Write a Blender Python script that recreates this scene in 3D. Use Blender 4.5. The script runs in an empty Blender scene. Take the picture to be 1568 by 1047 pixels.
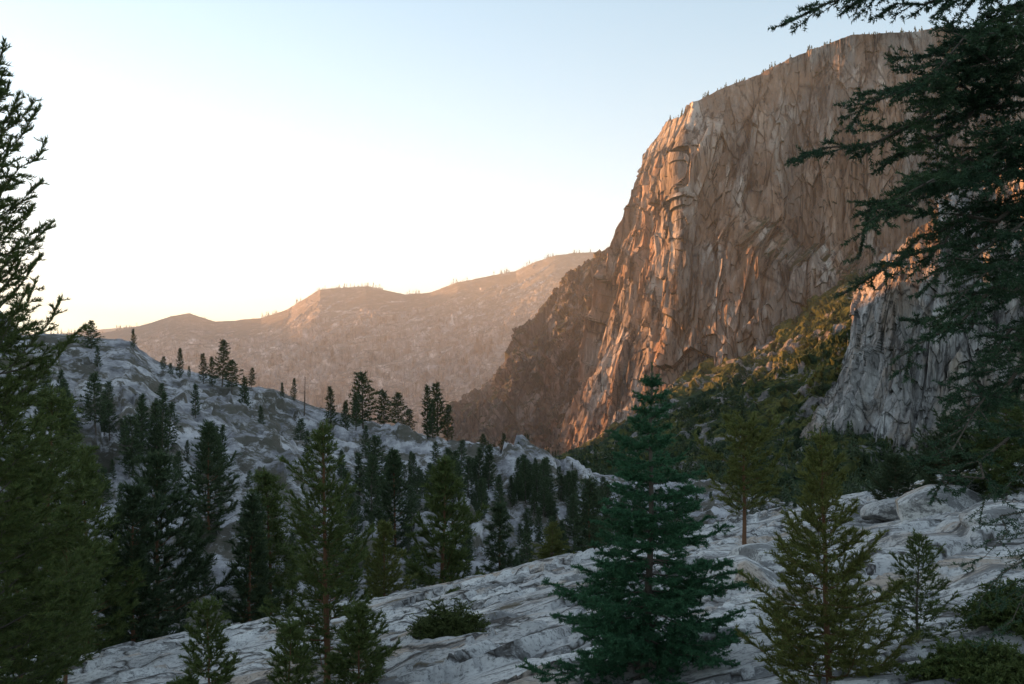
import bpy, math, numpy as np
from mathutils import Vector
rs=np.random.RandomState
scene=bpy.context.scene
scene.view_settings.view_transform='Standard'
scene.view_settings.look='None'
scene.view_settings.exposure=0
PIX=1/1568.0   # image-pixel scale: view tangent per pixel; most layouts below use image pixels
SUN_EL=8.0; SUN_BEAR=-63.0

# ------------------------------------------------------------------ noise
def _h(a,b,c,seed):
    h=(a.astype(np.int64)*374761393+b.astype(np.int64)*668265263+c.astype(np.int64)*2147483647+seed*974634777)&0xffffffff
    h=((h^(h>>13))*1274126177)&0xffffffff
    h=((h^(h>>16))*2246822519)&0xffffffff
    h=h^(h>>13)
    return (h&0xffffff)/float(0xffffff)*2-1
def vn(x,y,z=None,seed=0):
    x=np.asarray(x,float);y=np.asarray(y,float)
    z=np.zeros_like(x+y) if z is None else np.asarray(z,float)
    x,y,z=np.broadcast_arrays(x,y,z)
    i=np.floor(x);j=np.floor(y);k=np.floor(z)
    f=x-i;g=y-j;h=z-k
    f=f*f*(3-2*f);g=g*g*(3-2*g);h=h*h*(3-2*h)
    r=0
    for a in (0,1):
        for b in (0,1):
            for c in (0,1):
                w=(f if a else 1-f)*(g if b else 1-g)*(h if c else 1-h)
                r=r+w*_h(i+a,j+b,k+c,seed)
    return r
def fbm(x,y,z=None,o=5,seed=0,gain=.5,ridge=False):
    s=0;a=1;t=0
    z=0*np.asarray(x) if z is None else z
    for n in range(o):
        v=vn(x*2**n+17.3*n,y*2**n-9.1*n,z*2**n+3.7*n,seed+n)
        if ridge: v=1-2*np.abs(v)
        s=s+a*v;t+=a;a*=gain
    return s/t
def sstep(a,b,x):
    t=np.clip((x-a)/(b-a),0,1);return t*t*(3-2*t)
def facets(x,y,seed,tilt=.5,step=.5):
    """broken-rock relief: nearest-cell planes, each with its own offset and tilt"""
    i=np.floor(x);j=np.floor(y);best=np.full(x.shape,1e9);out=np.zeros(x.shape)
    z=np.zeros_like(i)
    for a in (-1,0,1):
        for b in (-1,0,1):
            ci=i+a;cj=j+b
            cx=ci+.5+.45*_h(ci,cj,z,seed);cy=cj+.5+.45*_h(ci,cj,z,seed+1)
            dx=x-cx;dy=y-cy;dd=dx*dx+dy*dy
            v=step*_h(ci,cj,z,seed+2)+tilt*(_h(ci,cj,z,seed+3)*dx+.45*_h(ci,cj,z,seed+4)*dy)
            m=dd<best;best=np.where(m,dd,best);out=np.where(m,v,out)
    return out

# ------------------------------------------------------------------ mesh helpers
def link(o):
    scene.collection.objects.link(o);return o
def build(name,V,quads=None,tris=None,mats=(),qm=0,tm=0,smooth=False):
    V=np.asarray(V,np.float32)
    q=np.zeros((0,4),np.int32) if quads is None else np.asarray(quads,np.int32)
    t=np.zeros((0,3),np.int32) if tris is None else np.asarray(tris,np.int32)
    me=bpy.data.meshes.new(name)
    me.vertices.add(len(V));me.vertices.foreach_set('co',V.ravel())
    li=np.concatenate([q.ravel(),t.ravel()])
    me.loops.add(len(li));me.loops.foreach_set('vertex_index',li)
    me.polygons.add(len(q)+len(t))
    ls=np.concatenate([np.arange(len(q))*4,len(q)*4+np.arange(len(t))*3]).astype(np.int32)
    me.polygons.foreach_set('loop_start',ls)
    for m in mats: me.materials.append(m)
    mi=np.concatenate([np.full(len(q),qm),np.full(len(t),tm)]).astype(np.int32)
    me.polygons.foreach_set('material_index',mi)
    me.polygons.foreach_set('use_smooth',np.full(len(mi),smooth))
    me.update(calc_edges=True)
    return me
def gridmesh(name,P,mat,smooth=False):
    n,m,_=P.shape
    idx=np.arange(n*m).reshape(n,m)
    q=np.stack([idx[:-1,:-1],idx[1:,:-1],idx[1:,1:],idx[:-1,1:]],-1).reshape(-1,4)
    me=build(name,P.reshape(-1,3),quads=q,mats=[mat],smooth=smooth)
    return link(bpy.data.objects.new(name,me))

# ------------------------------------------------------------------ materials
def newmat(name):
    m=bpy.data.materials.new(name);m.use_nodes=True
    nt=m.node_tree;b=nt.nodes['Principled BSDF']
    b.inputs['Specular IOR Level'].default_value=.2
    return m,nt,b
def N(nt,t,**k):
    n=nt.nodes.new(t)
    for a,v in k.items(): setattr(n,a,v)
    return n
def noise(nt,scale,stretch=(1,1,1),detail=6,rough=.6,pos=None,dist=0,rot=(0,0,0)):
    if pos is None:
        pos=N(nt,'ShaderNodeNewGeometry').outputs['Position']
    mp=N(nt,'ShaderNodeMapping');mp.inputs['Scale'].default_value=stretch;mp.inputs['Rotation'].default_value=rot
    nt.links.new(pos,mp.inputs['Vector'])
    n=N(nt,'ShaderNodeTexNoise');n.inputs['Scale'].default_value=scale
    n.inputs['Detail'].default_value=detail;n.inputs['Roughness'].default_value=rough
    n.inputs['Distortion'].default_value=dist
    nt.links.new(mp.outputs[0],n.inputs['Vector'])
    return n.outputs['Fac']
def ramp(nt,fac,stops):
    r=N(nt,'ShaderNodeValToRGB');e=r.color_ramp.elements
    while len(e)<len(stops): e.new(.5)
    for i,(p,c) in enumerate(stops):
        e[i].position=p
        e[i].color=(c,c,c,1) if isinstance(c,(int,float)) else (*c,1)
    nt.links.new(fac,r.inputs[0]);return r.outputs[0]
def mix(nt,fac,a,b,mode='MIX'):
    m=N(nt,'ShaderNodeMix',data_type='RGBA',blend_type=mode)
    for s,v in ((0,fac),(6,a),(7,b)):
        if hasattr(v,'links') or hasattr(v,'is_linked'): nt.links.new(v,m.inputs[s])
        elif isinstance(v,(int,float)): m.inputs[s].default_value=v
        else: m.inputs[s].default_value=(*v,1)
    return m.outputs[2]
def bump(nt,b,h,strength,dist,prev=None):
    n=N(nt,'ShaderNodeBump');n.inputs['Strength'].default_value=strength;n.inputs['Distance'].default_value=dist
    nt.links.new(h,n.inputs['Height'])
    if prev is not None: nt.links.new(prev,n.inputs['Normal'])
    nt.links.new(n.outputs[0],b.inputs['Normal']);return n.outputs[0]
def math_(nt,op,a,b=0.0):
    m=N(nt,'ShaderNodeMath',operation=op)
    for i,v in enumerate((a,b)):
        if hasattr(v,'is_linked'): nt.links.new(v,m.inputs[i])
        else: m.inputs[i].default_value=v
    return m.outputs[0]
def upness(nt):
    g=N(nt,'ShaderNodeNewGeometry');s=N(nt,'ShaderNodeSeparateXYZ')
    nt.links.new(g.outputs['True Normal'],s.inputs[0])
    return math_(nt,'ABSOLUTE',s.outputs[2])
def joints(nt,scale,w,rot=0.,warp=3.,ws=.5):
    g=N(nt,'ShaderNodeNewGeometry');mp=N(nt,'ShaderNodeMapping')
    mp.inputs['Rotation'].default_value=(0,0,rot);mp.inputs['Scale'].default_value=scale
    dn=N(nt,'ShaderNodeTexNoise');dn.inputs['Scale'].default_value=ws;dn.inputs['Detail'].default_value=5
    nt.links.new(g.outputs['Position'],dn.inputs['Vector'])
    ad=N(nt,'ShaderNodeVectorMath',operation='MULTIPLY_ADD')
    ad.inputs[1].default_value=(warp,)*3
    nt.links.new(dn.outputs['Color'],ad.inputs[0]);nt.links.new(g.outputs['Position'],ad.inputs[2])
    nt.links.new(ad.outputs[0],mp.inputs[0])
    vo=N(nt,'ShaderNodeTexVoronoi',feature='DISTANCE_TO_EDGE');vo.inputs['Scale'].default_value=1.
    nt.links.new(mp.outputs[0],vo.inputs['Vector'])
    return ramp(nt,vo.outputs['Distance'],[(.0,.0),(w,1.)])

def mat_cliff(name,sc=1.0,veg=(.02,.027,.012),c1=(.055,.05,.048),c2=(.20,.178,.162),c3=(.43,.41,.385),vlo=.66,vhi=.86,stre=.16,rust=(.26,.15,.09),tk=.18,ra=.55,crack=.32):
    m,nt,b=newmat(name)
    st=noise(nt,.03*sc,(1,1,stre),11,.72,dist=.2)
    base=ramp(nt,st,[(.39,c1),(.465,c2),(.52,c2),(.60,c3)])
    warm=noise(nt,.016*sc,(1,1,.4),6,.6)
    base=mix(nt,ramp(nt,warm,[(.47,0.),(.57,ra)]),base,rust)
    thin=noise(nt,.11*sc,(1,1,.035),7,.7)
    base=mix(nt,1.0,base,ramp(nt,thin,[(.39,tk),(.46,.9),(.56,1.),(.66,1.3)]),'MULTIPLY')
    c_=joints(nt,(.024*sc,.024*sc,.006*sc),.028,0,9/sc,.02*sc)
    base=mix(nt,1.0,base,ramp(nt,c_,[(0.,crack),(1.,1.)]),'MULTIPLY')
    up=upness(nt)
    k=noise(nt,.05*sc,(1,1,1),6,.7)
    f=math_(nt,'ADD',up,math_(nt,'MULTIPLY',math_(nt,'SUBTRACT',k,.5),.7))
    vm=ramp(nt,f,[(vlo,0.),(vhi,1.)])
    vg=mix(nt,noise(nt,.2*sc,(1,1,1),5,.7),veg,tuple(c*2.2 for c in veg))
    base=mix(nt,vm,base,vg)
    nt.links.new(base,b.inputs['Base Color']);b.inputs['Roughness'].default_value=.9
    bump(nt,b,noise(nt,.14*sc,(1,1,.3),10,.7),.9,5/sc)
    return m
def slab_col(nt):
    s0=noise(nt,.3,(1,1,1),8,.65)
    slab=ramp(nt,s0,[(.32,(.25,.25,.245)),(.46,(.41,.405,.40)),(.62,(.58,.575,.56))])
    st=noise(nt,.22,(.45,1.6,1),8,.68,rot=(0,0,.5),dist=.6)
    slab=mix(nt,ramp(nt,st,[(.54,0.),(.60,.7)]),slab,(.33,.24,.165))
    sp=noise(nt,7.0,(1,1,1),5,.8)
    slab=mix(nt,1.0,slab,ramp(nt,sp,[(.38,.4),(.47,1.),(.62,1.15)]),'MULTIPLY')
    li=noise(nt,.9,(.4,1.2,1),10,.82,rot=(0,0,.5))
    slab=mix(nt,ramp(nt,li,[(.51,0.),(.55,.78)]),slab,(.10,.10,.10))
    return slab,sp
def mat_terrain():
    m,nt,b=newmat('hill_granite_and_soil')
    g1=noise(nt,.12,(1,1,1.6),9,.7)
    gran=ramp(nt,g1,[(.34,(.095,.092,.10)),(.47,(.23,.225,.24)),(.60,(.46,.45,.465))])
    k=noise(nt,.09,(1,1,1),9,.78)
    soil=mix(nt,noise(nt,.5,(1,1,1),6,.75),(.025,.035,.018),(.15,.125,.11))
    f=ramp(nt,k,[(.48,0.),(.54,1.)])
    far=mix(nt,f,gran,soil)
    slab,sp=slab_col(nt)
    cr=joints(nt,(.10,.42,.3),.04,.55)
    slab=mix(nt,cr,(.04,.035,.03),slab)
    so=noise(nt,.16,(.6,1.3,1),8,.7,rot=(0,0,.5))
    slab=mix(nt,ramp(nt,so,[(.60,0.),(.63,.9)]),slab,mix(nt,sp,(.05,.045,.03),(.22,.17,.11)))
    g=N(nt,'ShaderNodeNewGeometry')
    sep=N(nt,'ShaderNodeSeparateXYZ');nt.links.new(g.outputs['Position'],sep.inputs[0])
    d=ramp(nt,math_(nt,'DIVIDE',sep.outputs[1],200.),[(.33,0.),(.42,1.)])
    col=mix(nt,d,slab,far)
    nt.links.new(col,b.inputs['Base Color']);b.inputs['Roughness'].default_value=.85
    n1=bump(nt,b,cr,.6,.15)
    n2=bump(nt,b,noise(nt,.7,(.6,1.5,1),8,.62,rot=(0,0,.5)),.6,.4,n1)
    bump(nt,b,sp,.5,.05,n2)
    return m
def mat_boulder():
    m,nt,b=newmat('boulder_granite')
    s,sp=slab_col(nt);nt.links.new(s,b.inputs['Base Color']);b.inputs['Roughness'].default_value=.85
    n1=bump(nt,b,noise(nt,1.5,(1,1,1),8,.65),.5,.2);bump(nt,b,sp,.5,.05,n1);return m
def mat_talus():
    m,nt,b=newmat('brush_and_talus')
    k=noise(nt,.022,(1,1,1),9,.75)
    rock=ramp(nt,noise(nt,.06,(1,1,1),7,.7),[(.3,(.12,.115,.115)),(.7,(.38,.365,.36))])
    br=mix(nt,ramp(nt,noise(nt,.03,(1,1,1),7,.75),[(.46,0.),(.58,1.)]),(.026,.052,.02),(.12,.125,.034))
    br=mix(nt,ramp(nt,noise(nt,.12,(1,1,1),6,.75),[(.40,.7),(.50,0.)]),br,(.014,.026,.014))
    col=mix(nt,ramp(nt,k,[(.54,0.),(.58,1.)]),br,rock)
    nt.links.new(col,b.inputs['Base Color']);b.inputs['Roughness'].default_value=.9
    bump(nt,b,noise(nt,.08,(1,1,1),9,.72),1.,8)
    return m
def mat_leaf(name,c1,c2,c3=None):
    m,nt,b=newmat(name)
    g=N(nt,'ShaderNodeNewGeometry')
    tc=N(nt,'ShaderNodeTexCoord')
    n=noise(nt,1.3,(1,1,1),2,.6,pos=tc.outputs['Object'])
    col=mix(nt,g.outputs['Random Per Island'],c1,c2)
    col=mix(nt,ramp(nt,n,[(.45,0.),(.7,.7)]),col,c3 or c2)
    nt.links.new(col,b.inputs['Base Color']);b.inputs['Roughness'].default_value=.55
    tr=N(nt,'ShaderNodeBsdfTranslucent');nt.links.new(col,tr.inputs[0])
    ms=N(nt,'ShaderNodeMixShader');ms.inputs[0].default_value=.3
    nt.links.new(b.outputs[0],ms.inputs[1]);nt.links.new(tr.outputs[0],ms.inputs[2])
    nt.links.new(ms.outputs[0],nt.nodes['Material Output'].inputs[0])
    return m
def mat_bark(name,c1,c2):
    m,nt,b=newmat(name)
    nt.links.new(mix(nt,noise(nt,4,(1,1,.25),6,.7),c1,c2),b.inputs['Base Color'])
    b.inputs['Roughness'].default_value=.9
    bump(nt,b,noise(nt,12,(1,1,.2),5,.7),.8,.02)
    return m
M_cliff=mat_cliff('cliff_granite')
M_cliff2=mat_cliff('buttress_granite',1.6,c1=(.09,.085,.085),c2=(.27,.262,.258),c3=(.48,.47,.465),stre=.3,rust=(.29,.215,.15),tk=.35,crack=.3)
M_spur=mat_cliff('spur_granite',1.2,c1=(.045,.042,.042),c2=(.13,.12,.115),c3=(.29,.27,.265),stre=.6,vlo=.5,vhi=.7,tk=.5,ra=.2)
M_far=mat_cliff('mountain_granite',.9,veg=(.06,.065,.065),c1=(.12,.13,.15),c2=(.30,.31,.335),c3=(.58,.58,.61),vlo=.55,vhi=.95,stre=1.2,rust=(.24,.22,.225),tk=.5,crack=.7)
M_ter=mat_terrain(); M_tal=mat_talus(); M_bou=mat_boulder()
L_fir=mat_leaf('fir_needles',(.024,.08,.04),(.065,.16,.08),(.052,.135,.064))
L_over=mat_leaf('old_fir_needles',(.020,.05,.028),(.052,.095,.052),(.056,.095,.04))
L_pine=mat_leaf('pine_needles',(.042,.074,.022),(.12,.145,.045),(.095,.12,.036))
L_yel=mat_leaf('young_pine_needles',(.065,.09,.024),(.18,.185,.055),(.13,.14,.04))
L_dark=mat_leaf('dark_conifer_needles',(.03,.055,.03),(.078,.105,.05),(.06,.088,.04))
L_shr=mat_leaf('manzanita_leaves',(.05,.075,.025),(.13,.155,.055),(.10,.12,.035))
B_grey=mat_bark('grey_bark',(.05,.04,.035),(.14,.12,.10))
B_red=mat_bark('red_bark',(.08,.04,.025),(.19,.10,.055))

# ------------------------------------------------------------------ terrain height
CB=np.array([60-784,200-784,243-784,340-784,420-784,500-784,600-784,700-784,800-784,880-784,970-784,1250-784,1700-784])*PIX
CE=np.array([74,70,36,10,-8,-40,-66,-82,-98,-128,-150,-175,-175])*PIX
def H(x,y,detail=True):
    x=np.asarray(x,float);y=np.asarray(y,float)
    yy=np.maximum(y,1.);u=np.clip(x/yy,-1.3,1.3)
    slab=-3.4+.2*np.clip(x,-45,60)-.113*y
    ye=60+5*vn(x*.06,y*0,seed=3)
    e=y-ye
    slab=slab+.9*fbm(x*.07,y*.07,o=3,seed=5)*sstep(3,12,y)
    slab=slab-.6*np.where(e>0,e*e/(e+8),0)
    crest=np.interp(u,CB,CE)*320
    zb=95*np.interp(u,[-.6,0,.5],[-.26,-.245,-.21])
    t=np.clip((y-95)/225.,0,1)
    f=t**.85
    hz=zb+(crest-zb)*f
    amp=sstep(0,.15,t)*(1-.55*sstep(.8,1,t))
    hz=hz+amp*(7*fbm(x*.018,y*.018,o=2,seed=11)+4.5*fbm(x*.045,y*.045,o=4,seed=21,ridge=True,gain=.6))
    if detail:
        wx=x+4*fbm(x*.06,y*.06,o=2,seed=71);wy=y+4*fbm(x*.06,y*.06,o=2,seed=72)
        hz=hz+amp*(5*facets(wx*.05,wy*.04,31,.8,.4)+2*facets(wx*.16,wy*.13,36,.8,.45)+.6*facets(wx*.45,wy*.4,37,.8,.5))
        a=(x*.85+y*.5);c=(-x*.5+y*.85)
        wa=a+1.2*fbm(a*.2,c*.2,o=2,seed=73);wc=c+.8*fbm(a*.2,c*.3,o=2,seed=74)
        q=fbm(a*.05,c*.16,o=3,seed=41)*5
        st=np.floor(q)+sstep(.8,1,q-np.floor(q))-q
        slab=slab+sstep(3,10,y)*(.36*st+.06*fbm(a*.5,c*1.2,o=3,seed=51)+.5*facets(wa*.12,wc*.28,55,.6,.5)+.17*facets(wa*.4,wc*.8,56,.8,.5))
    d=np.maximum(y-325,0)
    hz=hz-.55*d*d/(d+30)
    hz=np.maximum(hz,-125)
    k=1.5
    m=np.maximum(slab,hz)
    return m+k*np.log(np.exp(np.clip((slab-m)/k,-30,0))+np.exp(np.clip((hz-m)/k,-30,0)))*sstep(50,70,y)
A=np.radians(np.linspace(-74,74,900));R=np.exp(np.linspace(math.log(1.5),math.log(1000),700))
AA,RR=np.meshgrid(A,R,indexing='ij')
X=np.sin(AA)*RR;Y=np.cos(AA)*RR
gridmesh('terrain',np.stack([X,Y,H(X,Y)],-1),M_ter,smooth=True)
g=np.linspace(-25000,25000,41);GX,GY=np.meshgrid(g,g,indexing='ij')
gridmesh('ground',np.stack([GX,GY,np.full_like(GX,-140.)],-1),M_tal)

# ------------------------------------------------------------------ rock walls from profiles in image pixels, with chosen distances
def wall(name,cols,svals,mat,nu,nv,seed,amp,hs=1.0,fade_top=0,smooth=False,cap=400,vst=.26,fac=1.0,wp=.13,ff=.85):
    """cols: list of columns; each column list of (image pixel x,image pixel y,distance) foot->rim"""
    C=np.array(cols,float)
    K=C.shape[1]
    P=np.stack([(C[...,0]-784)*PIX*C[...,2],C[...,2],(600-C[...,1])*PIX*C[...,2]],-1)  # image pixel coordinates projected from the camera to the chosen distance
    s=np.linspace(0,1,nu);sv=(np.array(svals)-svals[0])/(svals[-1]-svals[0])
    tmp=np.stack([[np.interp(s,sv,P[:,k,d]) for d in range(3)] for k in range(K)],0)
    t=np.linspace(0,1,nv);tv=np.linspace(0,1,K)
    W=np.stack([np.interp(t,tv,np.eye(K)[k]) for k in range(K)],0)
    G=np.einsum('kdn,kv->nvd',tmp,W)
    du=np.gradient(G,axis=0);dv=np.gradient(G,axis=1)
    n=np.cross(du,dv);n/=np.linalg.norm(n,axis=-1,keepdims=True)+1e-9
    n*=np.sign(-(n*G).sum(-1,keepdims=True))
    for _ in range(12):
        n[1:-1]=(n[:-2]+n[2:]+n[1:-1])/3
    n/=np.linalg.norm(n,axis=-1,keepdims=True)+1e-9
    a=G[...,0]*.8-G[...,1]*.6; z=G[...,2]
    f=.01*hs
    big=fbm(a*f,z*f*.5,G[...,1]*f*.3,o=2,seed=seed)
    w1=fbm(a*f*2,z*f*.6,o=4,seed=seed+61);w2=fbm(a*f*2,z*f*1.2,o=4,seed=seed+71)
    A_=a*f+wp*w1;Z_=z*f*vst+wp*.7*w2+.04*a*f
    F=1.5*facets(A_*1.1,Z_*1.1,seed+1,.9,.35)+.95*facets(A_*2.7,Z_*3.0,seed+11,.9,.45)+.5*facets(A_*6.5,Z_*8.5,seed+21,.9,.5)+.24*facets(A_*15,Z_*26,seed+31,.9,.55)
    rib=fbm(a*f*4,z*f*.35,o=4,seed=seed+9,ridge=True)
    D=amp*(.9*big+fac*F+.35*rib+.07*fbm(a*f*20,z*f*10,o=3,seed=seed+43))
    fd=(1-(1-fade_top)*sstep(ff,1,t))[None,:] if fade_top else np.ones((1,nv))
    D=D*fd
    G=G+n*D[...,None]
    G[...,2]+=amp*.15*fbm(a*f*4,z*f*4,o=4,seed=seed+53)*fd
    if cap:
        rows=[]
        for fr in (.03,.2,1.):
            r=G[:,-1].copy();k=(r[:,1]+cap*fr)/r[:,1];r[:,0]*=k;r[:,1]+=cap*fr;r[:,2]-=12*fr;rows.append(r)
        G=np.concatenate([G,np.stack(rows,1)],1)
    gridmesh(name,G,mat,smooth)
    return G
def C(px,py,ds): return [(a,b,c) for a,b,c in zip(px,py,ds)]
lean=np.array([0,10,20,30,45,62,85])
cols=[
 C([900,930,965,985,1005,1025,1060],[730,610,490,405,330,270,200],1780+lean),
 C([835,884,922,940,963,974,1020],[725,600,470,385,340,282,190],1465+lean),
 C([950,1000,1040,1050,1050,1045,1066],[725,600,480,400,335,265,158],1270+lean),
 C([1120,1125,1130,1140,1148,1155,1165],[725,600,480,395,345,240,112],1262+np.array([-25,-15,-10,5,40,65,100])),
 C([1210,1210,1215,1220,1225,1225,1225],[725,600,490,415,365,230,84],1250+np.array([-45,-35,-25,-10,60,75,100])),
 C([1300,1300,1305,1310,1310,1310,1305],[725,600,500,440,400,230,58],1238+np.array([-25,-15,-10,5,50,65,90])),
 C([1440]*7,[725,600,480,400,330,200,43],1220+lean),
 C([1640]*7,[725,600,480,400,330,200,44],1195+lean)]
G_cliff=wall('granite_cliff',cols,[0,1,2.2,3.2,3.9,4.6,5.8,7],M_cliff,1200,820,100,17,1.0,fade_top=.3,vst=.2,wp=.08)
cols=[
 C([1260,1290,1330,1350,1360,1370],[790,670,590,520,470,450],930+lean[:6]),
 C([1185,1235,1282,1302,1306,1316],[770,670,590,520,475,445],790+lean[:6]),
 C([1290,1300,1335,1352,1352,1360],[775,670,590,520,460,400],725+lean[:6]),
 C([1400,1400,1410,1420,1425,1430],[790,670,590,500,420,335],700+lean[:6]),
 C([1500,1500,1500,1500,1500,1505],[790,670,560,450,350,250],690+lean[:6]),
 C([1700,1700,1700,1700,1700,1700],[790,650,530,400,280,150],640+lean[:6])]
G_but=wall('granite_buttress',cols,[0,1,2,3,4,6],M_cliff2,500,450,300,9,1.8,fade_top=.6,cap=250,vst=.28,wp=.1)
bx=[690,730,760,800,830,870,900,930,1000]
bt=[632,595,560,510,470,427,405,382,340]
cols=[C([b-10,b-5,b,b],[740,740-(740-t)*.4,740-(740-t)*.75,t],[1480,1560,1640,1740]) for b,t in zip(bx,bt)]
wall('granite_spur',cols,bx,M_spur,460,380,500,30,1.1,fade_top=.3,vst=.6,wp=.2)
mx=[-150,75,150,210,235,262,290,330,400,440,465,490,560,620,660,700,745,790,820,850,875,925,1050]
mt=[500,512,512,500,493,484,479,492,487,474,458,443,437,451,448,433,424,415,402,392,388,385,370]
cols=[C([b]*4,[700,640-(600-t)*.1,600-(600-t)*.45,t],[1950,2250,2650,3150]) for b,t in zip(mx,mt)]
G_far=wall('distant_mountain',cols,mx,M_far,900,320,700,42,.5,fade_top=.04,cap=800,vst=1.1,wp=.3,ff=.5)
fx=[-400,0,80,160,240,400];ft=[515,512,513,503,497,505]
cols=[C([b]*3,[640,580,t],[4200,4600,5200]) for b,t in zip(fx,ft)]
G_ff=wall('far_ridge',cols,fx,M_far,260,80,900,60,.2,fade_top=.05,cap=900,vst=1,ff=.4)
tx=[760,860,900,1000,1100,1200,1300,1400,1650]
tt=[722,706,690,612,555,490,432,415,400]
td=[1420,1420,1400,1280,1235,1205,1205,1190,1150]
cols=[C([b,b,b,b,b],[800,790-(790-t)*.12,770-(770-t)*.35,(740-(740-t)*.7),t],[420,600,800,1020,d+20]) for b,t,d in zip(tx,tt,td)]
G_tal=wall('talus_slope',cols,tx,M_tal,420,300,1100,10,1.2,fade_top=.8,cap=0,vst=1,wp=.25)
d=np.array([math.sin(math.radians(SUN_BEAR)),math.cos(math.radians(SUN_BEAR))]);p=np.array([-d[1],d[0]])*-1
def shade_ridge(w0,w1,ws,hs_,D0,th,seed):  # ridge added out of view on the sun side, to block low sunlight
    w=np.linspace(w0,w1,200);tt_=np.linspace(-1,1,60)
    WW,TT=np.meshgrid(w,tt_,indexing='ij')
    hh=np.interp(w,ws,hs_)
    hgt=-140+(hh[:,None]+140)*(1-np.abs(TT))**.8+25*fbm(WW*.01,TT*3,o=4,seed=seed)
    D=D0+TT*th
    gridmesh('unseen_shade_ridge',np.stack([WW*p[0]+D*d[0],WW*p[1]+D*d[1],hgt],-1),M_far)
shade_ridge(-1200,1250,[-1200,-900,600,700,800,900,1010,1090,1190,1250],[60,420,400,300,288,262,232,185,-20,-80],1550,330,77)  # unseen blocker: keeps slab, hillside and valley shaded; heights set the shadow line
shade_ridge(1650,2950,[1650,1800,2000,2850,2950],[-80,380,500,540,200],4250,400,78)  # second unseen blocker, added to shade the lower distant mountain

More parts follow.
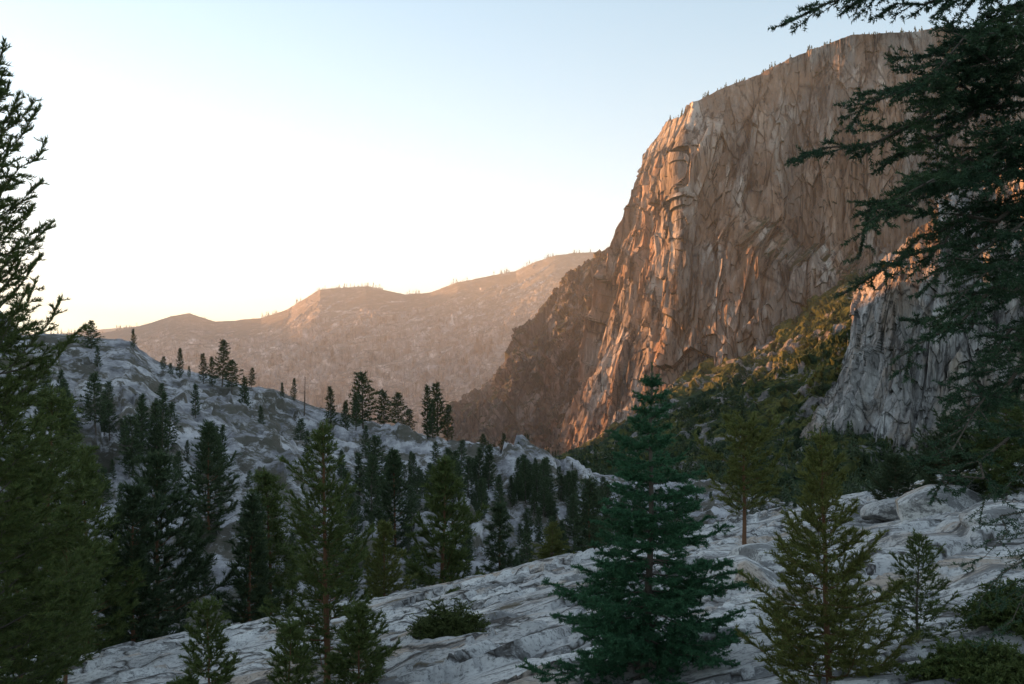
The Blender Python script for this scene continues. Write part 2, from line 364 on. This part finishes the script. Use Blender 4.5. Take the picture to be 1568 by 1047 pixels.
# ------------------------------------------------------------------ trees
def nrm(v): return v/(np.linalg.norm(v,axis=-1,keepdims=True)+1e-9)
class TB:
    def __init__(s,seed): s.r=rs(seed);s.V=[];s.Q=[];s.T=[];s.n=0;s.segs=[]
    def sticks(s,P0,P1,r0,r1,k=3):
        P0=np.atleast_2d(P0);P1=np.atleast_2d(P1);n=len(P0)
        r0=np.broadcast_to(r0,(n,));r1=np.broadcast_to(r1,(n,))
        a=nrm(P1-P0);h=np.where(np.abs(a[:,2:3])>.9,[[1.,0,0]],[[0,0,1.]])
        u=nrm(np.cross(a,h));v=np.cross(a,u)
        ang=np.arange(k)*2*math.pi/k
        ring=u[:,None]*np.cos(ang)[None,:,None]+v[:,None]*np.sin(ang)[None,:,None]
        V=np.concatenate([P0[:,None]+ring*r0[:,None,None],P1[:,None]+ring*r1[:,None,None]],1)
        i=np.arange(k);j=(i+1)%k
        q=np.stack([i,j,j+k,i+k],-1)[None]+(np.arange(n)*2*k)[:,None,None]+s.n
        s.V.append(V.reshape(-1,3));s.Q.append(q.reshape(-1,4));s.n+=n*2*k
    def needles(s,P0,P1,den,nl,nw,fwd=.6,up=.25,lo=0.):
        P0=np.atleast_2d(P0);P1=np.atleast_2d(P1)
        L=np.linalg.norm(P1-P0,axis=-1)
        c=np.maximum(1,(den*L*(1-lo)+s.r.rand(len(L))).astype(int))
        i=np.repeat(np.arange(len(L)),c);m=len(i)
        t=lo+(1-lo)*s.r.rand(m,1)
        p=P0[i]+(P1-P0)[i]*t;a=nrm((P1-P0)[i])
        rad=nrm(np.cross(a,s.r.randn(m,3)))
        dr=nrm(a*fwd+rad*.85+np.array([0,0,up]))
        l=nl*(.65+.6*s.r.rand(m,1))
        w=nrm(np.cross(dr,s.r.randn(m,3)))*nw
        V=np.stack([p-w,p+w,p+dr*l],1)
        q=np.arange(m*3).reshape(m,3)+s.n
        s.V.append(V.reshape(-1,3));s.T.append(q);s.n+=m*3
    def branch(s,p0,dr,L,droop=.2,lift=.15,spread=.45,sp=.1,den=120,nl=.03,nw=.004,r=.015,sub=True,M=7,ang=.9,lo=0.,start=.15,fwd=.6,up=.25,wig=.04):
        t=np.linspace(0,1,M)[:,None]
        dr=nrm(np.asarray(dr,float))
        P=p0+dr*L*t+np.array([0,0,1.])*L*(-droop*np.sin(t*math.pi*.6)+lift*t**2)
        P[1:]+=s.r.randn(M-1,3)*L*wig*.5
        rr=r*(1-.85*t[:,0])
        s.sticks(P[:-1],P[1:],rr[:-1],rr[1:],4)
        n=max(3,int(L*(1-start)/sp))
        tk=start+(1-start)*(np.arange(n)+s.r.rand(n)*.8)/n
        tk=np.clip(tk,0,.995);f=tk*(M-1);i=f.astype(int);f=(f-i)[:,None]
        p=P[i]*(1-f)+P[i+1]*f;tan=nrm(P[i+1]-P[i])
        side=nrm(np.cross(tan,[[0,0,1.]]))*np.where(np.arange(n)%2,1,-1)[:,None]
        d=nrm(tan*(.6+.3*s.r.rand(n,1))+side*ang+s.r.randn(n,3)*.2+np.array([0,0,-.05]))
        l=(L*spread*(1-tk)**.75*(.55+.6*s.r.rand(n))+sp*1.2)*np.clip(tk*4,.4,1)
        e=p+d*l[:,None]
        s.sticks(p,e,r*.28,r*.08,3)
        s.needles(p,e,den,nl,nw,fwd,up,lo)
        s.needles(P[int(M*.4):-1],P[int(M*.4)+1:],den,nl,nw,fwd,up)
        s.needles(P[-2:-1],P[-1:],den*2,nl,nw,1.,up)
        if sub:
            m=np.maximum(1,(l/sp*1.3).astype(int));j=np.repeat(np.arange(n),m)
            c=np.arange(len(j))
            ts=.2+.75*s.r.rand(len(j),1)
            p2=p[j]+(e-p)[j]*ts
            sd=nrm(np.cross(d[j],[[0,0,1.]])+1e-6)*np.where(c%2,1,-1)[:,None]
            d2=nrm(d[j]*.8+sd*.8+s.r.randn(len(j),3)*.3)
            l2=(l[j][:,None]*.4*(1.1-ts)+sp*.8)*(.6+.7*s.r.rand(len(j),1))
            e2=p2+d2*l2
            s.needles(p2,e2,den,nl,nw,fwd,up,lo)
    def mesh(s,name,bark,leaf):
        return build(name,np.concatenate(s.V),np.concatenate(s.Q),np.concatenate(s.T),[bark,leaf],0,1)
def conifer(name,seed,h,R,leaf,bark,nb=90,kind='fir',clear=.06,sp=.1,den=120,nl=.03,nw=.005,sub=True,trunk=.02,irr=.25,pw=.8,lo=0.,lean=0.02,spread=.42,tiers=0):
    tb=TB(seed);r=tb.r
    K=14;t=np.linspace(0,1,K)
    off=np.cumsum(r.randn(K,2)*h*.0035,0)+t[:,None]*r.randn(2)*h*lean
    P=np.column_stack([off,t*h]);P[0]=0;P[0,2]=-.25*h*.1
    rr=h*trunk*(1-t)**.9+.006*h*.3
    tb.sticks(P[:-1],P[1:],rr[:-1],rr[1:],8)
    az=r.rand()*6
    for i in range(nb):
        f=i/nb
        if tiers: f=min((math.floor(f*tiers)+.3*r.rand())/tiers,.995)
        hh=clear+(1-clear)*(f**1.0)*.985
        az+=2.39996+r.randn()*.35
        prof=(1-hh)**pw*(min(1,.6+1.8*(hh-clear)) if clear>.05 else 1)+.02
        L=R*prof*(1+irr*r.randn()*.9)
        L=max(min(L,R*1.25),.04*R)
        g=hh*(K-1);k=min(int(g),K-2);p=P[k]+(P[k+1]-P[k])*(g-k)
        if kind=='fir':
            el=-.12+.75*hh**2+r.randn()*.07;dp,lf=.14*(1-hh),.18
            an=.85
        else:
            el=.05+.7*hh+r.randn()*.14;dp,lf=.18*(1-hh),.38
            an=.75
        dr=np.array([math.cos(az)*math.cos(el),math.sin(az)*math.cos(el),math.sin(el)])
        tb.branch(p,dr,L,dp,lf,spread,sp,den,nl,nw,max(.004*h*.5,L*.014)*.7,sub,6,an,lo,start=.12 if kind=='fir' else .25,up=.2 if kind=='fir' else .45,fwd=.6 if kind=='fir' else 1.0)
    tb.sticks(P[-2:-1],P[-1:]+[[0,0,.02*h]],.003*h,.001*h,4)
    tb.needles(P[-3:-1],P[-2:]+[[0,0,.02*h]],den*1.5,nl,nw,.8,.3)
    return tb.mesh(name,bark,leaf)
def put(name,me,b,dist,z=None,rot=0,scale=1.,sink=.0):
    x=(b-784)*PIX*dist  # b is an image pixel column, projected to dist
    o=link(bpy.data.objects.new(name,me))
    zz=float(H(np.array([x]),np.array([float(dist)]))[0]) if z is None else z
    o.location=(x,dist,zz-sink);o.rotation_euler=(0,0,rot)
    o.scale=(scale,)*3 if not hasattr(scale,'__len__') else scale
    return o
def gz(b,dist): return float(H(np.array([(b-784)*PIX*dist]),np.array([float(dist)]))[0])
def tall(b,top,dist): return (600-top)*PIX*dist-gz(b,dist)

# foreground trees
put('fir_tree',conifer('fir_tree',1,tall(985,565,18),2.0,L_fir,B_grey,nb=160,sp=.085,den=220,nl=.055,nw=.008,pw=1.0,irr=.2,spread=.36,trunk=.013,tiers=19,lean=0,clear=.02),985,18)
put('young_pine_tree',conifer('young_pine_tree',2,tall(1275,662,14),1.15,L_yel,B_red,nb=125,kind='pine',sp=.075,den=150,nl=.065,nw=.0065,pw=.85,irr=.25,trunk=.012,tiers=18,spread=.38,clear=.02),1275,14)
put('pine_tree',conifer('pine_tree',3,tall(500,655,25),1.45,L_pine,B_red,nb=110,kind='pine',sp=.12,den=100,nl=.11,nw=.010,pw=.7,irr=.5,clear=.04,trunk=.012,spread=.36),500,25)
put('tall_pine_tree',conifer('tall_pine_tree',4,tall(0,70,25),2.5,L_pine,B_grey,nb=270,kind='pine',sp=.15,den=90,nl=.13,nw=.012,pw=.62,irr=.42,clear=.05,lean=.0,trunk=.01,spread=.34),-16,25)
for k,(b,top,ds,R_,nb) in enumerate([(320,925,20,.75,60),(548,935,20,.7,55),(440,960,19,.6,50)]):
    put('young_pine_tree',conifer('young_pine_tree',5+k,tall(b,top,ds),R_,L_pine,B_red,nb=nb,kind='pine',sp=.09,den=150,nl=.09,nw=.009,pw=.5,trunk=.012),b,ds)
put('young_pine_tree',conifer('young_pine_tree',9,tall(1405,820,16),.6,L_pine,B_grey,nb=60,kind='pine',sp=.07,den=140,nl=.06,nw=.006,pw=.7,irr=.4,trunk=.013),1405,16)
put('pine_tree',conifer('pine_tree',10,tall(1140,655,37),1.5,L_yel,B_red,nb=55,kind='pine',sp=.16,den=75,nl=.15,nw=.014,pw=.45,irr=.55,clear=.28,trunk=.018),1140,37)
spec=[(240,700,70,95,L_dark,10),(205,745,66,60,L_dark,11),(420,722,75,55,L_pine,12),(670,705,80,60,L_pine,13),
      (590,800,72,36,L_yel,14),(845,800,62,30,L_yel,15),(130,690,62,60,L_pine,17),(60,600,52,75,L_pine,18),(1370,700,52,45,L_dark,19),
      (1450,640,48,60,L_dark,20),(1540,600,46,75,L_pine,21),(320,650,120,42,L_dark,22),(605,690,130,30,L_dark,23),(900,735,90,35,L_dark,24),(385,760,70,40,L_dark,25),(100,780,45,60,L_pine,26),(760,770,85,34,L_dark,27),(30,720,38,80,L_pine,28)]
for b,top,ds,wr,lf,sd in spec:
    h=tall(b,top,ds);R_=wr*PIX*ds*1.15
    put('pine_tree',conifer('pine_tree',sd,h,R_,lf,B_red,nb=100,kind='pine' if sd%3 else 'fir',sp=.03*h,den=540/h,nl=.026*h,nw=.0021*h,pw=.75,irr=.42,clear=.08,trunk=.011,spread=.4),b,ds)

# overhanging conifer at the right
tb=TB(77)
def S(b,e,dist): return np.array([(b-784)*PIX*dist,dist,(600-e)*PIX*dist])  # world point from image pixel (b, e) at dist
base=S(1690,1150,9.0);top=S(1660,-500,9.3)
tk=np.linspace(0,1,12)[:,None];TP=base+(top-base)*tk
tb.sticks(TP[:-1],TP[1:],np.linspace(.17,.09,11),np.linspace(.16,.08,11),10)
brs=[((1660,-110),(1205,30),8.6),((1660,-60),(1330,10),9.3),((1660,-90),(1440,-5),8.2),((1660,20),(1400,85),8.8),((1660,60),(1275,185),8.4),
 ((1660,100),(1235,262),8.9),((1660,130),(1370,200),9.6),((1660,190),(1290,375),8.3),((1660,230),(1330,300),9.4),((1660,260),(1300,440),8.9),
 ((1660,330),(1420,420),8.2),((1660,380),(1375,585),8.7),((1660,420),(1395,500),9.4),((1660,520),(1400,700),8.5),((1660,560),(1470,640),9.2),
 ((1660,620),(1430,770),8.8),((1660,-30),(1500,60),8.0),((1660,160),(1480,260),8.1),((1660,300),(1480,360),9.5),((1660,470),(1500,560),8.2),
 ((1660,90),(1380,130),8.1),((1660,150),(1330,250),9.0),((1660,210),(1340,330),8.0),((1660,280),(1370,390),9.7),((1660,350),(1440,480),8.0),((1660,40),(1440,150),9.8),((1660,440),(1450,610),9.6)]
for (b0,e0),(b1,e1),ds in brs:
    p0=S(b0,e0,9.2);p1=S(b1,e1,ds);v=p1-p0;L=np.linalg.norm(v)
    tb.branch(p0,v,L*1.0,-.08,-.09,.34,.07,250,.034,.0055,.026,True,9,.85,start=.16,wig=.06,up=.15)
for (b0,e0),(b1,e1),ds in [((1660,700),(1480,860),8.6),((1660,760),(1490,930),8.9),((1660,820),(1500,1000),8.5),((1660,640),(1500,800),9.2)]:
    p0=S(b0,e0,9.2);p1=S(b1,e1,ds);v=p1-p0;L=np.linalg.norm(v)
    tb.branch(p0,v,L,-.06,-.06,.3,.09,120,.03,.005,.012,True,9,.85,start=.1,wig=.06)
link(bpy.data.objects.new('overhanging_fir_tree',tb.mesh('overhanging_fir_tree',B_grey,L_over)))

# shrubs and boulders
def shrub(name,b,dist,rx,ry,rz,seed,leaf,n=300,den=130,nl=.05,nw=.014):
    tb=TB(seed);r=tb.r
    v=r.randn(n,3);v[:,2]=np.abs(v[:,2]);v=nrm(v)*(.55+.5*r.rand(n,1))
    v*=[rx,ry,rz];v[:,2]*=(1+.2*r.randn(n))
    v0=v*.25*np.array([1,1,0]);tb.sticks(v0,v,.008,.004,3)
    tb.needles(v0,v,den,nl,nw,.5,.3,lo=.4)
    k=r.randint(0,n,n*7);e=v[k]+r.randn(n*7,3)*[rx*.15,ry*.15,rz*.13]
    tb.needles(v[k],e,den,nl,nw,.5,.3)
    put(name,tb.mesh(name,B_grey,leaf),b,dist,sink=.08)
for i,(b,ds,rx,ry,rz,lf) in enumerate([(692,29,1.15,.8,.8,L_shr),(1500,13,.8,.6,.4,L_pine),(1560,16,.8,.7,.5,L_pine),(290,34,.9,.6,.4,L_pine),
   (960,33,.6,.5,.3,L_pine),(700,46,.5,.4,.3,L_shr),(1400,24,.4,.3,.2,L_shr)]):
    shrub('manzanita_shrub',b,ds,rx,ry,rz,201+i,lf)
def boulder(b,ds,sx,sy,sz,seed,sink=.35):
    n,m=70,36
    th=np.linspace(0,2*math.pi,n);ph=np.linspace(-math.pi/2,math.pi/2,m)
    T,P_=np.meshgrid(th,ph,indexing='ij')
    X=np.cos(T)*np.cos(P_);Y=np.sin(T)*np.cos(P_);Z=np.sin(P_)
    r_=rs(seed);rad=np.full(X.shape,1.)
    for _ in range(16):
        v=nrm(r_.randn(3));dd=X*v[0]+Y*v[1]+Z*v[2];c=.62+.3*r_.rand()
        rad=np.minimum(rad,np.where(dd>.05,c/np.maximum(dd,.05),9))
    rad=rad*(1+.05*fbm(X*3,Y*3,Z*3,o=4,seed=seed))
    G=np.stack([X*rad*sx,Y*rad*sy,Z*rad*sz],-1)
    o=gridmesh('granite_boulder',G,M_bou)
    x=(b-784)*PIX*ds;o.location=(x,ds,gz(b,ds)+sz*(.5-sink));o.rotation_euler=(0,0,r_.rand()*3)
for i,(b,ds,s) in enumerate([(1135,27,1.5),(1165,30,1.1),(1095,33,1.0),(1440,46,2.2),(1395,50,1.8),(1500,48,1.6),(1245,40,.8),(900,40,.7),(640,38,.5),(820,26,.45),(1340,20,.5),(1180,20,.4),(480,45,.8),(1520,30,1.0)]):
    r_=rs(i+40);boulder(b,ds,s*(1+.4*r_.rand()),s*(.8+.4*r_.rand()),s*.55,600+i)

# ------------------------------------------------------------------ hillside trees
protos=[]
for i in range(6):
    me=conifer('proto',300+i,14.,[2.2,2.6,1.7,3.0,2.0,2.4][i],L_dark,B_grey,nb=80,kind='fir' if i%2 else 'pine',sp=.5,den=10,nl=.55,nw=.08,sub=False,pw=[.8,.6,.7,.6,.9,.7][i],irr=.4,clear=[.1,.2,.06,.25,.08,.15][i],spread=.45,trunk=.011)
    V=np.zeros(len(me.vertices)*3,np.float32);me.vertices.foreach_get('co',V);V=V.reshape(-1,3)
    nq=sum(1 for p_ in me.polygons if p_.material_index==0)
    li=np.zeros(len(me.loops),np.int32);me.loops.foreach_get('vertex_index',li)
    protos.append((V,li[:nq*4].reshape(-1,4),li[nq*4:].reshape(-1,3)))
pm=[build('conifer_tree',V,q,t,[B_grey,L_dark],0,1) for V,q,t in protos]
sky=[(140,490,300),(205,560,290),(250,545,285),(275,532,300),(312,540,305),(340,519,300),(385,562,300),(375,575,270),(432,585,310),(450,578,318),(507,590,300),(528,612,290),(555,568,300),(545,600,280),
     (588,598,310),(610,600,290),(625,625,300),(655,588,300),(671,584,305),(662,610,290),(685,618,300),(300,640,180),(460,640,220),(400,620,230),(245,640,200),(130,590,200),(95,620,180),(165,660,170),(560,650,240),(690,690,230),(725,700,220),(740,690,240),(520,700,180),(470,690,170),(800,720,230),(770,715,260),(820,730,200),(150,560,260),(70,560,220),(325,545,295),(355,550,290),(262,555,290),(290,560,285)]
r=rs(5)
for i,(b,top,ds) in enumerate(sky):
    h=tall(b,top,ds)
    if h<3: h=6
    k=r.randint(6);s=h/14.5
    put('conifer_tree',pm[k],b,ds,rot=r.rand()*6.28,scale=(s*(1.05+.35*r.rand()),)*2+(s,))
tb=TB(9);P=np.array([[0,0,0],[.1,0,5],[.2,.1,10],[.25,.1,14.]]);tb.sticks(P[:-1],P[1:],[.25,.2,.12],[.2,.12,.03],6)
for i in range(14):
    z=3+i*.75;a=i*2.4;tb.sticks([[.15,0,z]],[[.15+math.cos(a)*(1.2-i*.05),math.sin(a)*(1.2-i*.05),z+.1]],.05,.01,3)
tb.needles([[.2,.1,2]],[[.25,.1,13]],.5,.3,.03)
put('dead_snag',tb.mesh('dead_snag',B_grey,B_grey),466,300,scale=.9)

def forest(name,pts,hs,seed,mats):
    r=rs(seed);Vs=[];Qs=[];Ts=[];n=0
    for (x,y,z),h in zip(pts,hs):
        V,q,t=protos[r.randint(len(protos))]
        a=r.rand()*6.28;c,s_=math.cos(a),math.sin(a);s=h/14.
        w=s*(.95+.4*r.rand())
        X=np.column_stack([(V[:,0]*c-V[:,1]*s_)*w+x,(V[:,0]*s_+V[:,1]*c)*w+y,V[:,2]*s+z])
        Vs.append(X);Qs.append(q+n);Ts.append(t+n);n+=len(V)
    link(bpy.data.objects.new(name,build(name,np.concatenate(Vs),np.concatenate(Qs),np.concatenate(Ts),mats,0,1)))
def limit(x,y,z,h,margin):
    u=x/y;cap=(np.interp(u,CB,CE)+margin)*y-z
    return np.where(h>cap,np.clip(cap*(.7+.3*(h/12.)),2.2,h),h)
r=rs(8)
n=4000;y=95+225*r.rand(n)**.8;u=-.62+.80*r.rand(n);x=u*y
dens=fbm(x*.02,y*.02,o=3,seed=61)
keep=(dens+.12*sstep(-.25,.1,u)+.2*(1-sstep(110,150,y))>.1+.55*r.rand(n))
x,y=x[keep][:370],y[keep][:370];z=H(x,y)-.2
h=(4+9*r.rand(len(x))**1.7)*(.6+.4*sstep(100,200,y))*np.where(x/y>-.12,.72,1.)
forest('hillside_forest',np.column_stack([x,y,z]),limit(x,y,z,h,np.where(x/y>-.2,.008,.03)),3,[B_grey,L_dark])
n=1200;y=105+215*r.rand(n);u=.0+.6*r.rand(n);x=u*y
keep=fbm(x*.03,y*.03,o=2,seed=62)>-.1
x,y=x[keep][:150],y[keep][:150];z=H(x,y)-.2
forest('gully_forest',np.column_stack([x,y,z]),limit(x,y,z,3+5*r.rand(len(x)),.008),4,[B_grey,L_dark])

def tiny(name,pts,hs,seed,leaf,k=60,wd=.24):
    r=rs(seed);pts=np.asarray(pts);n=len(pts)
    i=np.repeat(np.arange(n),k);m=len(i)
    t=r.rand(m)**1.2;h=np.asarray(hs)[i]
    a=r.rand(m)*6.28;rad=h*wd*(1-t)**.8*(.5+.6*r.rand(m))
    cx=pts[i];e=cx+np.column_stack([np.cos(a)*rad,np.sin(a)*rad,h*(.05+.9*t)])
    c=cx+np.column_stack([0*a,0*a,h*(.13+.87*t)])
    up=np.column_stack([r.randn(m)*.3,r.randn(m)*.3,np.ones(m)])*h[:,None]*.05
    sd=np.column_stack([-np.sin(a),np.cos(a),0*a])*h[:,None]*.06
    V=np.stack([c+up,e-sd,e+sd],1).reshape(-1,3)
    T=np.arange(m*3).reshape(m,3)
    link(bpy.data.objects.new(name,build(name,V,None,T,[leaf],0,0)))
r=rs(12)
def rim(G,nv,cnt,lo,hi,back=0,seed=0,thr=-.1):
    ii=r.randint(int(G.shape[0]*lo),int(G.shape[0]*hi),cnt)
    ii=ii[fbm(ii*.05,ii*0.,o=3,seed=seed)>thr]
    return G[ii,nv]+np.column_stack([r.randn(len(ii))*2,r.rand(len(ii))*back,np.zeros(len(ii))-1])
pts=rim(G_cliff,-3,520,.17,.99,10,1,-.3);tiny('cliff_rim_trees',pts,4+9*r.rand(len(pts))**3,1,L_dark,60,.3)
pts=rim(G_far,-3,900,.15,.95,20,2);tiny('ridge_trees',pts,7+15*r.rand(len(pts))**4,2,L_dark,40,.3)
pts=rim(G_ff,-3,160,.3,.99,20,3);tiny('far_ridge_trees',pts,14+14*r.rand(len(pts))**2,3,L_dark,30,.3)
a,b=G_tal.shape[:2]
ii=r.randint(0,a,12000);jj=r.randint(0,int(b*.98),12000)
P=G_tal[ii,jj];dn=fbm(P[:,0]*.012,P[:,1]*.006,o=3,seed=91)
low=1-jj/b
P=P[dn+1.0*low>.25+.5*r.rand(len(P))][:5000]
tiny('talus_forest',P,4+8*r.rand(len(P))**1.5,4,L_dark,50,.36)

# ------------------------------------------------------------------ air
bpy.ops.mesh.primitive_cube_add(size=1,location=(-50,3300,80));o=bpy.context.object;o.name='atmospheric_haze'
o.scale=(4100,4600,640)
m=bpy.data.materials.new('haze');m.use_nodes=True;nt=m.node_tree;nt.nodes.clear()
out=nt.nodes.new('ShaderNodeOutputMaterial');v=nt.nodes.new('ShaderNodeVolumeScatter')
v.inputs['Color'].default_value=(.70,.86,1,1);v.inputs['Density'].default_value=.00022;v.inputs['Anisotropy'].default_value=.15
nt.links.new(v.outputs[0],out.inputs['Volume']);o.data.materials.append(m)

# ------------------------------------------------------------------ light
w=bpy.data.worlds.new('World');scene.world=w;w.use_nodes=True;nt=w.node_tree
bg=nt.nodes['Background'];sk=nt.nodes.new('ShaderNodeTexSky');sk.sky_type='NISHITA';sk.sun_disc=False
sk.sun_elevation=math.radians(SUN_EL);sk.sun_rotation=math.radians(SUN_BEAR)
sk.altitude=1800;sk.air_density=1.0;sk.dust_density=1.5;sk.ozone_density=1.2
hs=nt.nodes.new('ShaderNodeHueSaturation');hs.inputs['Saturation'].default_value=.72
gm=nt.nodes.new('ShaderNodeGamma');gm.inputs['Gamma'].default_value=.72
nt.links.new(sk.outputs[0],gm.inputs['Color']);nt.links.new(gm.outputs[0],hs.inputs['Color'])
tint=mix(nt,1.0,hs.outputs[0],(.98,1.,.96),'MULTIPLY')
nt.links.new(tint,bg.inputs[0]);bg.inputs[1].default_value=.50
sd=bpy.data.lights.new('sun','SUN');sd.energy=18;sd.angle=math.radians(.5);sd.color=(1,.42,.12)
so=link(bpy.data.objects.new('sun',sd))
e=math.radians(SUN_EL);dv=Vector((d[0]*math.cos(e),d[1]*math.cos(e),math.sin(e)))
so.rotation_euler=dv.to_track_quat('Z','Y').to_euler()

cam=bpy.data.cameras.new('camera');co=link(bpy.data.objects.new('camera',cam))
co.location=(0,0,0);co.rotation_euler=(math.radians(90),0,0)
cam.lens=36;cam.sensor_width=36;cam.shift_y=(600-523.5)*PIX;cam.clip_end=60000;cam.clip_start=.1
scene.camera=co
